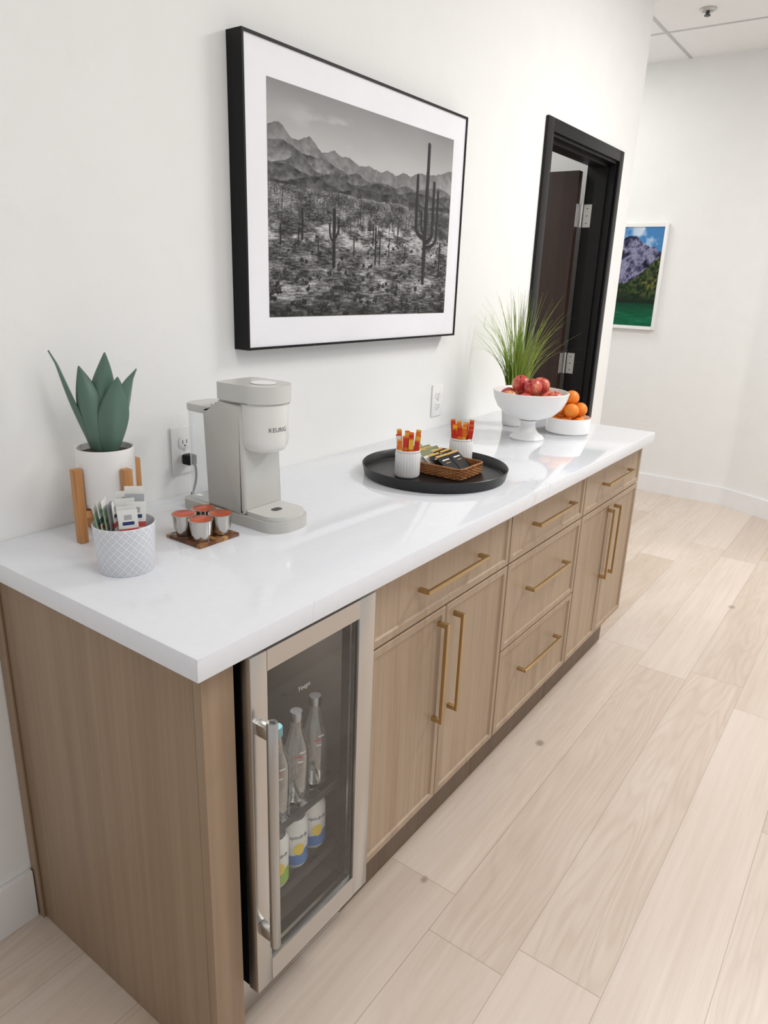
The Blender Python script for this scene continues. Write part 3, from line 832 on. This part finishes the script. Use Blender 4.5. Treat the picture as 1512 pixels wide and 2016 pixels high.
# ------------------------------------------------------------------ diamond cup of sachets
qx, qy = .138, .297
dc = B(); lathe(dc, [(0, 0), (.0475, 0), (.0485, .0015), (.0542, .088), (.0530, .0895), (.0520, .088), (.0468, .006), (0, .006)], 64)
dco = ob('ceramic_cup', dc, M_diamond); setm(dco, TR((qx, qy, TOP)))
tag(dco, 'grey and white diamond patterned cup packed with sachets', 'cup')
base_dir = math.atan2(1.07, -.71) - PI / 2     # normal of the packets faces the room
kinds = [([M_paper, M_gray, M_pink, M_navy], 'white sachet with grey and coral red print standing in the diamond patterned cup'),
         ([M_mint, M_paper, M_olive], 'pale mint green sachet standing in the diamond patterned cup'),
         ([M_paper, M_teal, M_orangep, M_gray], 'white sachet with teal band and orange print standing in the diamond patterned cup'),
         ([M_gray, M_paper, M_teal], 'silver grey sachet standing in the diamond patterned cup')]
protos = []
def bands_a(u, v):
    if .84 < v < .91 and .3 < u < .7: return 1
    if .60 < v < .70: return 2
    if .76 < v < .80 and .15 < u < .85: return 3
    return 0
def bands_b(u, v): return 2 if .66 < v < .72 and .2 < u < .8 else (1 if v > .90 else 0)
def bands_c(u, v): return 1 if (.70 < v < .79) else (2 if .60 < v < .66 and .1 < u < .9 else (3 if .84 < v < .90 and .3 < u < .7 else 0))
def bands_d(u, v): return 1 if (.6 < v < .82 and .2 < u < .8) else 0
for (ms, lb), bf in zip(kinds, (bands_a, bands_b, bands_c, bands_d)):
    protos.append((ms, lb, bf))
rs = random.Random(3); made = {}
def sachet_at(k, mat, group, w, h, t_, kindlist, cat='sachet', nm='sachet'):
    ms, lb, bf = kindlist[k]; key = (nm, k, w, h)
    if key not in made:
        b = B(); pillow(b, w, h, t_, 10, 36, bf); o = ob(nm, b, ms, None, 50); made[key] = o
    else:
        o = made[key].copy(); COL.objects.link(o)
    setm(o, mat); tag(o, lb, cat, group); return o
nx, ny = -math.sin(base_dir), math.cos(base_dir); tx_, ty_ = math.cos(base_dir), math.sin(base_dir)
SG = 'sachets in the diamond patterned cup'
# a fanned stack along one side of the cup, turned toward the room and leaning outward
side = 1 if (tx_ * -.59 + ty_ * -.81) > 0 else -1
for i, k in enumerate((1, 2, 1, 3, 0)):
    d = .0300 - i * .0048
    sachet_at(k, TR((qx + tx_ * side * d, qy + ty_ * side * d, TOP + .0066), base_dir + PI / 2 - side * .25, side * (.15 - i * .03), 0), SG, .032, .118 + .004 * (i % 3), .0032, protos)
# packets facing the room, the back ones taller
for i, (k, tn, h) in enumerate(((2, -.014, .138), (0, -.010, .133), (3, -.014, .129), (2, -.008, .125), (0, -.016, .121), (2, -.009, .117), (0, -.010, .113))):
    s = -.027 + i * .0085
    lim = math.sqrt(max(0, .042 ** 2 - s * s)) - .0165
    t0 = max(-lim, min(lim, tn)) * side
    sachet_at(k, TR((qx + nx * s + tx_ * t0, qy + ny * s + ty_ * t0, TOP + .0068), base_dir + rs.uniform(-.05, .05), -s * 1.6, -side * (.06 if tn < -.012 else -.03)), SG, .033, h, .004, protos)

# ------------------------------------------------------------------ coffee pods on coaster
kx, ky = .336, .272
co = B(); box(co, -.052, .052, -.052, .052, 0, .007, .001); coo = ob('coaster', co, M_mosaic); setm(coo, TR((kx, ky, TOP)))
tag(coo, 'square brown mosaic wood coaster under the coffee pods', 'coaster')
pod = None
for (sx, sy), lb in zip(((-1, -1), (1, -1), (1, 1), (-1, 1)), ('silver coffee pod with orange lid nearest the sachet cup', 'silver coffee pod with orange lid at the back nearest the wall and coffee maker', 'silver coffee pod with orange lid on the right beside the coffee maker base', 'silver coffee pod with orange lid at the front of the coaster')):
    loc = (kx + sx * .0257, ky + sy * .0257, TOP + .0072)
    if pod is None:
        pod = thing('coffee_pod', lb, 'coffee pod', loc, 'coffee pods on the coaster')
        b = B(); lathe(b, [(0, .001), (.014, .001), (.015, 0), (.017, .001), (.0185, .012), (.0205, .0125), (.0228, .041), (.0252, .042), (.0252, .0435), (.0225, .0438)], 40); ob('pod_body', b, M_foil, pod, 40, True)
        b = B(); lathe(b, [(.0228, .0439), (.0218, .0445), (0, .0445)], 40); ob('lid', b, M_podlid, pod, 40, True)
    else: dup(pod, TR(loc), lb)

# ------------------------------------------------------------------ black tray with cups and basket
tx, ty = 1.095, .36
tr = B(); lathe(tr, [(0, 0), (.191, 0), (.199, .004), (.205, .030), (.2035, .0315), (.2015, .030), (.196, .007), (.192, .005), (0, .005)], 96, (0, 0, 0))
tro = ob('serving_tray', tr, M_tray); setm(tro, TR((tx, ty, TOP))); tag(tro, 'round black serving tray with a raised rim on the counter', 'tray')
TZ = TOP + .0053
def flute(a, r, z): return r + (.0013 * abs(math.sin(a * 13)) if (r > .0325 and .004 < z < .069) else 0)
cupP = [(0, 0), (.031, 0), (.033, .003), (.0336, .007), (.0336, .066), (.0325, .0695), (.0335, .071), (.0335, .0745), (.032, .0755), (.0305, .074), (.030, .006), (0, .006)]
cups = [((1.012, .322), 'white ribbed cup of sugar sticks in front of the basket'), ((1.251, .352), 'white ribbed cup of sugar sticks at the back of the tray')]
first = None
for (cx, cy), lb in cups:
    if first is None:
        b = B(); lathe(b, cupP, 130, fl=flute); first = ob('ribbed_cup', b, M_white, None, 60); o = first
    else: o = first.copy(); COL.objects.link(o)
    setm(o, TR((cx, cy, TZ))); tag(o, lb, 'cup', 'white ribbed cups on the tray')
stickm = {'orange': [M_orangep, M_yellow], 'red': [M_red, M_orangep], 'yellow': [M_yellow, M_orangep], 'white': [M_paper, M_red]}
sp_ = {}
def stick(colr, hh, mat, grp, where):
    key = (colr, hh)
    if key not in sp_:
        b = B(); pillow(b, .0135, hh, .004, 4, 24, lambda u, v: (1 if (v > .955 or .62 < v < .70) else 0)); o = ob('sugar_stick', b, stickm[colr], None, 50); sp_[key] = o
    else: o = sp_[key].copy(); COL.objects.link(o)
    setm(o, mat); tag(o, '%s sugar stick standing in the %s' % (colr, where), 'sugar stick', grp)
vdir = math.atan2(1.05, -1.6) - PI / 2
for ci, ((cx, cy), lst, where) in enumerate(((cups[0][0], 'orange yellow red orange white orange red yellow orange red yellow red'.split(), 'ribbed cup in front of the basket'), (cups[1][0], 'red orange red red yellow red orange red red red orange red'.split(), 'ribbed cup at the back of the tray'))):
    for i, c in enumerate(lst):
        col_, row_ = (i % 4) - 1.5, i // 4 - 1
        ux, uy = math.cos(vdir), math.sin(vdir)
        ox_, oy_ = ux * col_ * .0114 - uy * row_ * .0104, uy * col_ * .0114 + ux * row_ * .0104
        stick(c, (.120, .113, .107)[row_ + 1] - .004 * ((i * 7) % 3), TR((cx + ox_, cy + oy_, TZ + .0068), vdir + rs.uniform(-.25, .25), -row_ * .07 + rs.uniform(-.03, .03), col_ * .05 + rs.uniform(-.035, .035)), 'sugar sticks in the ' + where, where)

# wicker basket
bx0, bx1, by0, by1 = 1.062, 1.192, .248, .462
bk = thing('wicker_basket', 'small brown woven wicker basket of tea sachets on the black tray', 'basket', ((bx0 + bx1) / 2, (by0 + by1) / 2, TZ))
def ringpts(off, n):
    base = rrect(bx0 - off, bx1 + off, by0 - off, by1 + off, .016 + off, 5); P = [Vector((x, y, 0)) for x, y in base]; P.append(P[0])
    L = [0]
    for a, c in zip(P[:-1], P[1:]): L.append(L[-1] + (c - a).length)
    out = []
    for k in range(n):
        s = L[-1] * k / n; i = max(j for j in range(len(L)) if L[j] <= s + 1e-9); i = min(i, len(P) - 2)
        q = (s - L[i]) / max(1e-9, L[i + 1] - L[i]); out.append(P[i].lerp(P[i + 1], q))
    return out
b = B(); nst = 60
cen = Vector(((bx0 + bx1) / 2, (by0 + by1) / 2, 0))
core = ringpts(0, nst * 4)
for k in range(7):
    pts = []
    for i, p in enumerate(core):
        o = (p - cen); o.normalize()
        pts.append(p + o * (.0018 * math.cos(PI * (i / 4.0) + PI * k)) + Vector((0, 0, TZ + .0035 + k * .0038)))
    tube(b, pts, .0021, 6, closed=True)
ob('woven_wall', b, M_wicker, bk, 60)
b = B()
for i in range(0, nst * 4, 4):
    p = core[i]; tube(b, [p + Vector((0, 0, TZ + .001)), p + Vector((0, 0, TZ + .029))], .0013, 5)
ob('stakes', b, M_wicker, bk, 60)
b = B(); tube(b, [p + Vector((0, 0, TZ + .0305)) for p in ringpts(.001, 90)], .0032, 8, closed=True); ob('rim', b, M_wicker, bk, 60)
b = B(); poly(b, rrect(bx0 + .003, bx1 - .003, by0 + .003, by1 - .003, .014), TZ + .0003, TZ + .004); ob('basket_floor', b, M_wicker, bk)
def bands_t(u, v): return 1 if (.70 < v < .76 and .2 < u < .8) else (2 if (v > .93 or (.56 < v < .59 and .3 < u < .7)) else 0)
def bands_w(u, v): return 1 if v > .82 else (2 if .55 < v < .63 and .2 < u < .8 else 0)
tea = [([M_blackwrap, M_paper, M_gold], 'black tea sachet with gold edge leaning in the wicker basket', bands_t), ([M_paper, M_olive, M_gray], 'white and olive tea sachet leaning in the wicker basket', bands_w), ([M_gold, M_paper, M_olive], 'golden tea sachet leaning in the wicker basket', bands_t)]
cols = [[2, 2, 1, 0, 0, 0], [1, 2, 1, 1, 0, 0]]
for c, lst in enumerate(cols):
    for i, k in enumerate(lst):
        x = (bx0 + bx1) / 2 + (.0305 if c == 0 else -.0305); y = by0 + .064 + i * .0245
        sachet_at(k, TR((x, y, TZ + .0085), rs.uniform(-.06, .06), .92 + rs.uniform(-.05, .05), 0), 'tea sachets in the wicker basket', .057, .074, .0055, tea, 'tea sachet', 'tea_sachet')

# ------------------------------------------------------------------ fruit
fxc, fyc = 1.757, .333
pb = thing('pedestal_bowl', 'white pedestal fruit bowl heaped with red apples', 'bowl', (fxc, fyc, TOP))
inn = [(0, .082), (.05, .084), (.085, .098), (.108, .120), (.121, .143), (.1275, .166)]
b = B(); lathe(b, [(0, .0665), (.026, .0665), (.05, .072), (.085, .086), (.112, .111), (.126, .140), (.132, .166), (.130, .168)] + [(r, z) for r, z in inn[::-1]], 72, (fxc, fyc, TOP)); ob('bowl', b, M_white, pb)
b = B(); lathe(b, [(0, 0), (.060, 0), (.061, .003), (.056, .009), (.040, .019), (.029, .034), (.0255, .050), (.028, .060), (.034, .066), (0, .066)], 56, (fxc, fyc, TOP)); ob('pedestal_foot', b, M_white, pb)
def dense(pr):
    out = []
    for (r0, z0), (r1, z1) in zip(pr[:-1], pr[1:]):
        for k in range(12): out.append((r0 + (r1 - r0) * k / 12, z0 + (z1 - z0) * k / 12))
    return out + [pr[-1]]
def settle(spots, r, prof, placed):
    for x, y in spots:
        R = math.hypot(x, y); z = max([pz + math.sqrt(max(0, r * r - (pr - R) ** 2)) for pr, pz in prof if abs(pr - R) < r] or [prof[-1][1]])
        for q in placed:
            d = math.hypot(x - q[0], y - q[1])
            if d < 2 * r: z = max(z, q[2] + math.sqrt(4 * r * r - d * d))
        placed.append((x, y, z + .0006))
    return placed
ra = .0315
spots = [(.083 * math.cos(2 * PI * k / 7 + .2), .083 * math.sin(2 * PI * k / 7 + .2)) for k in range(7)] + [(0, 0)]
ap = settle(spots, ra, dense(inn), []); nlow = len(ap)
ap = settle([(.041 * math.cos(2 * PI * k / 3 + 2.6), .041 * math.sin(2 * PI * k / 3 + 2.6)) for k in range(3)], ra, dense(inn), ap)
apple = None; rs2 = random.Random(11)
for i, (x, y, z) in enumerate(ap):
    lb = 'red apple in the lower layer of the white pedestal bowl' if i < nlow else 'red apple on top of the heap in the pedestal bowl'
    gp = 'apples in the lower layer of the pedestal bowl' if i < nlow else 'apples on top of the heap in the pedestal bowl'
    mat = TR((fxc + x, fyc + y, TOP + z), rs2.uniform(0, 6), rs2.uniform(-.7, .7), rs2.uniform(-.6, .6))
    if apple is None:
        apple = thing('apple', lb, 'apple', (0, 0, 0), gp)
        pr = []
        for k in range(25):
            a = -PI / 2 + PI * k / 24; rr = ra * math.cos(a); zz = ra * math.sin(a) * .93
            dm = math.exp(-(rr / (ra * .3)) ** 2) * ra * .28
            zz += -dm if a > 0 else dm * .5
            pr.append((max(0, rr) if 0 < k < 24 else 0, zz))
        b = B(); lathe(b, pr, 32, fl=lambda a, r, z: r * (1 - .02 + .02 * math.cos(5 * a))); ob('apple_skin', b, M_apple, apple, 80, True)
        b = B(); tube(b, [(0, 0, ra * .62), (.001, 0, ra * .8), (.003, .001, ra * 1.0)], [.0012, .0011, .0015], 7); ob('stem', b, M_stem, apple, 60, True)
        setm(apple, mat)
    else: dup(apple, mat, lb, gp)

ox, oy = 1.976, .396
obw = B(); lathe(obw, [(0, 0), (.076, 0), (.080, .004), (.081, .056), (.0800, .058), (.0785, .056), (.0775, .009), (.074, .006), (0, .006)], 72)
obo = ob('low_bowl', obw, M_white); setm(obo, TR((ox, oy, TOP))); tag(obo, 'low white straight sided bowl full of oranges', 'bowl')
ro = .0272
og = settle([(.0467 * math.cos(2 * PI * k / 5 + .5), .0467 * math.sin(2 * PI * k / 5 + .5)) for k in range(5)], ro, dense([(0, .006), (.0775, .006)]), [])
n1 = len(og)
og = settle([(.0388 * math.cos(2 * PI * k / 4 + 1.0), .0388 * math.sin(2 * PI * k / 4 + 1.0)) for k in range(4)] + [(0.004, .003)], ro, dense([(0, .006), (.0775, .006)]), og)
orange = None
for i, (x, y, z) in enumerate(og):
    if i < n1: lb, gp = 'orange in the bottom layer of the low white bowl', 'oranges in the bottom layer of the low bowl'
    elif i < len(og) - 1: lb, gp = 'orange in the upper layer of the low white bowl', 'oranges in the upper layer of the low bowl'
    else: lb, gp = 'topmost orange crowning the pile in the low white bowl', None
    mat = TR((ox + x, oy + y, TOP + z), rs2.uniform(0, 6), rs2.uniform(-1.2, 1.2), rs2.uniform(-.6, .6))
    if orange is None:
        orange = thing('orange', lb, 'orange', (0, 0, 0), gp)
        b = B(); ball(b, (0, 0, 0), ro * .995, 28, 18, sc=(1, 1, .95)); ob('peel', b, M_orange, orange, 80, True)
        b = B(); lathe(b, [(0, .0265), (.0022, .0263), (.0026, .0253)], 10); ob('stem_button', b, M_olive, orange, 60, True)
        setm(orange, mat)
    else:
        o = dup(orange, mat, lb, gp)
        if gp is None and 'group' in o: del o['group']

# ------------------------------------------------------------------ grass in pot
gx, gy = 1.95, .185
gp = thing('potted_grass', 'tall faux green grass in a white pot behind the apples', 'potted plant', (gx, gy, TOP))
b = B(); lathe(b, [(0, 0), (.040, 0), (.043, .003), (.052, .098), (.0505, .1), (.049, .098), (.047, .085), (0, .085)], 40, (gx, gy, TOP)); ob('pot', b, M_matte, gp)
b = B(); lathe(b, [(0, .090), (.0478, .087)], 32, (gx, gy, TOP)); ob('soil', b, M_soil, gp)
b = B(); rg = random.Random(21)
for k in range(195):
    a = rg.uniform(0, 2 * PI); r0 = .036 * math.sqrt(rg.random()); ln = rg.uniform(.22, .44); sprd = rg.uniform(.01, .16) * (1 if rg.random() < .72 else 1.7); dr_ = rg.uniform(.0, .3) * sprd / .15
    p0 = Vector((gx + r0 * math.cos(a), gy + r0 * math.sin(a), TOP + .088)); a += rg.uniform(-.5, .5)
    o = Vector((math.cos(a), math.sin(a), 0)); s = Vector((-math.sin(a + .6), math.cos(a + .6), 0)); rows = []
    for i in range(10):
        t = i / 9; p = p0 + o * (sprd * t ** 2) + Vector((0, 0, ln * (t - dr_ * t ** 3)))
        p.y = max(p.y, .012 + .0); wv = .0018 * (1 - t ** 1.6) + .0003
        rows.append([p - s * wv, p + s * wv])
    sheet(b, rows)
ob('foliage', b, M_grass, gp, 80)

# ------------------------------------------------------------------ camera
f = 1400.0
dX = Vector((1057, -417, f)).normalized(); zd = Vector((-161, 4292, f)); zd = (zd - dX * zd.dot(dX)).normalized()
dY = zd.cross(dX); zu = -zd
R = Vector((dX.x, -dY.x, zu.x)); D = Vector((dX.y, -dY.y, zu.y)); Fw = Vector((dX.z, -dY.z, zu.z))
mw = Matrix(((R.x, -D.x, -Fw.x, -.574), (R.y, -D.y, -Fw.y, -1.37), (R.z, -D.z, -Fw.z, 1.428), (0, 0, 0, 1)))
cd = bpy.data.cameras.new('camera'); cd.sensor_fit = 'HORIZONTAL'; cd.sensor_width = 36; cd.lens = f / 1512 * 36; cd.clip_start = .02
cam = bpy.data.objects.new('camera', cd); COL.objects.link(cam); cam.matrix_world = mw; S.camera = cam

# ------------------------------------------------------------------ light
def area(x, y, z, sx, sy, p, col=(1, .985, .965)):
    l = bpy.data.lights.new('ceiling_or_fridge_light', 'AREA'); l.shape = 'RECTANGLE'; l.size = sx; l.size_y = sy; l.energy = p; l.color = col
    o = bpy.data.objects.new('ceiling_or_fridge_light', l); COL.objects.link(o); o.location = (x, -y, z)
area(2.7, 1.6, 2.82, .45, .9, 47); area(.2, 2.1, 2.82, .6, 1.2, 19); area(1.4, 3.3, 2.82, 1.2, .6, 18)
area(4.0, -1.1, 2.82, .6, 1.2, 14); area(2.2, -1.4, 2.78, .6, .6, 26)
area(.27, .45, .842, .2, .1, 1.1, (1, .98, .95))  # lamp added inside the fridge to brighten its interior, not on the ceiling
W = bpy.data.worlds.new('World'); S.world = W; W.use_nodes = True
bg = W.node_tree.nodes['Background']; bg.inputs[0].default_value = (.975, .988, 1.0, 1); bg.inputs[1].default_value = .62
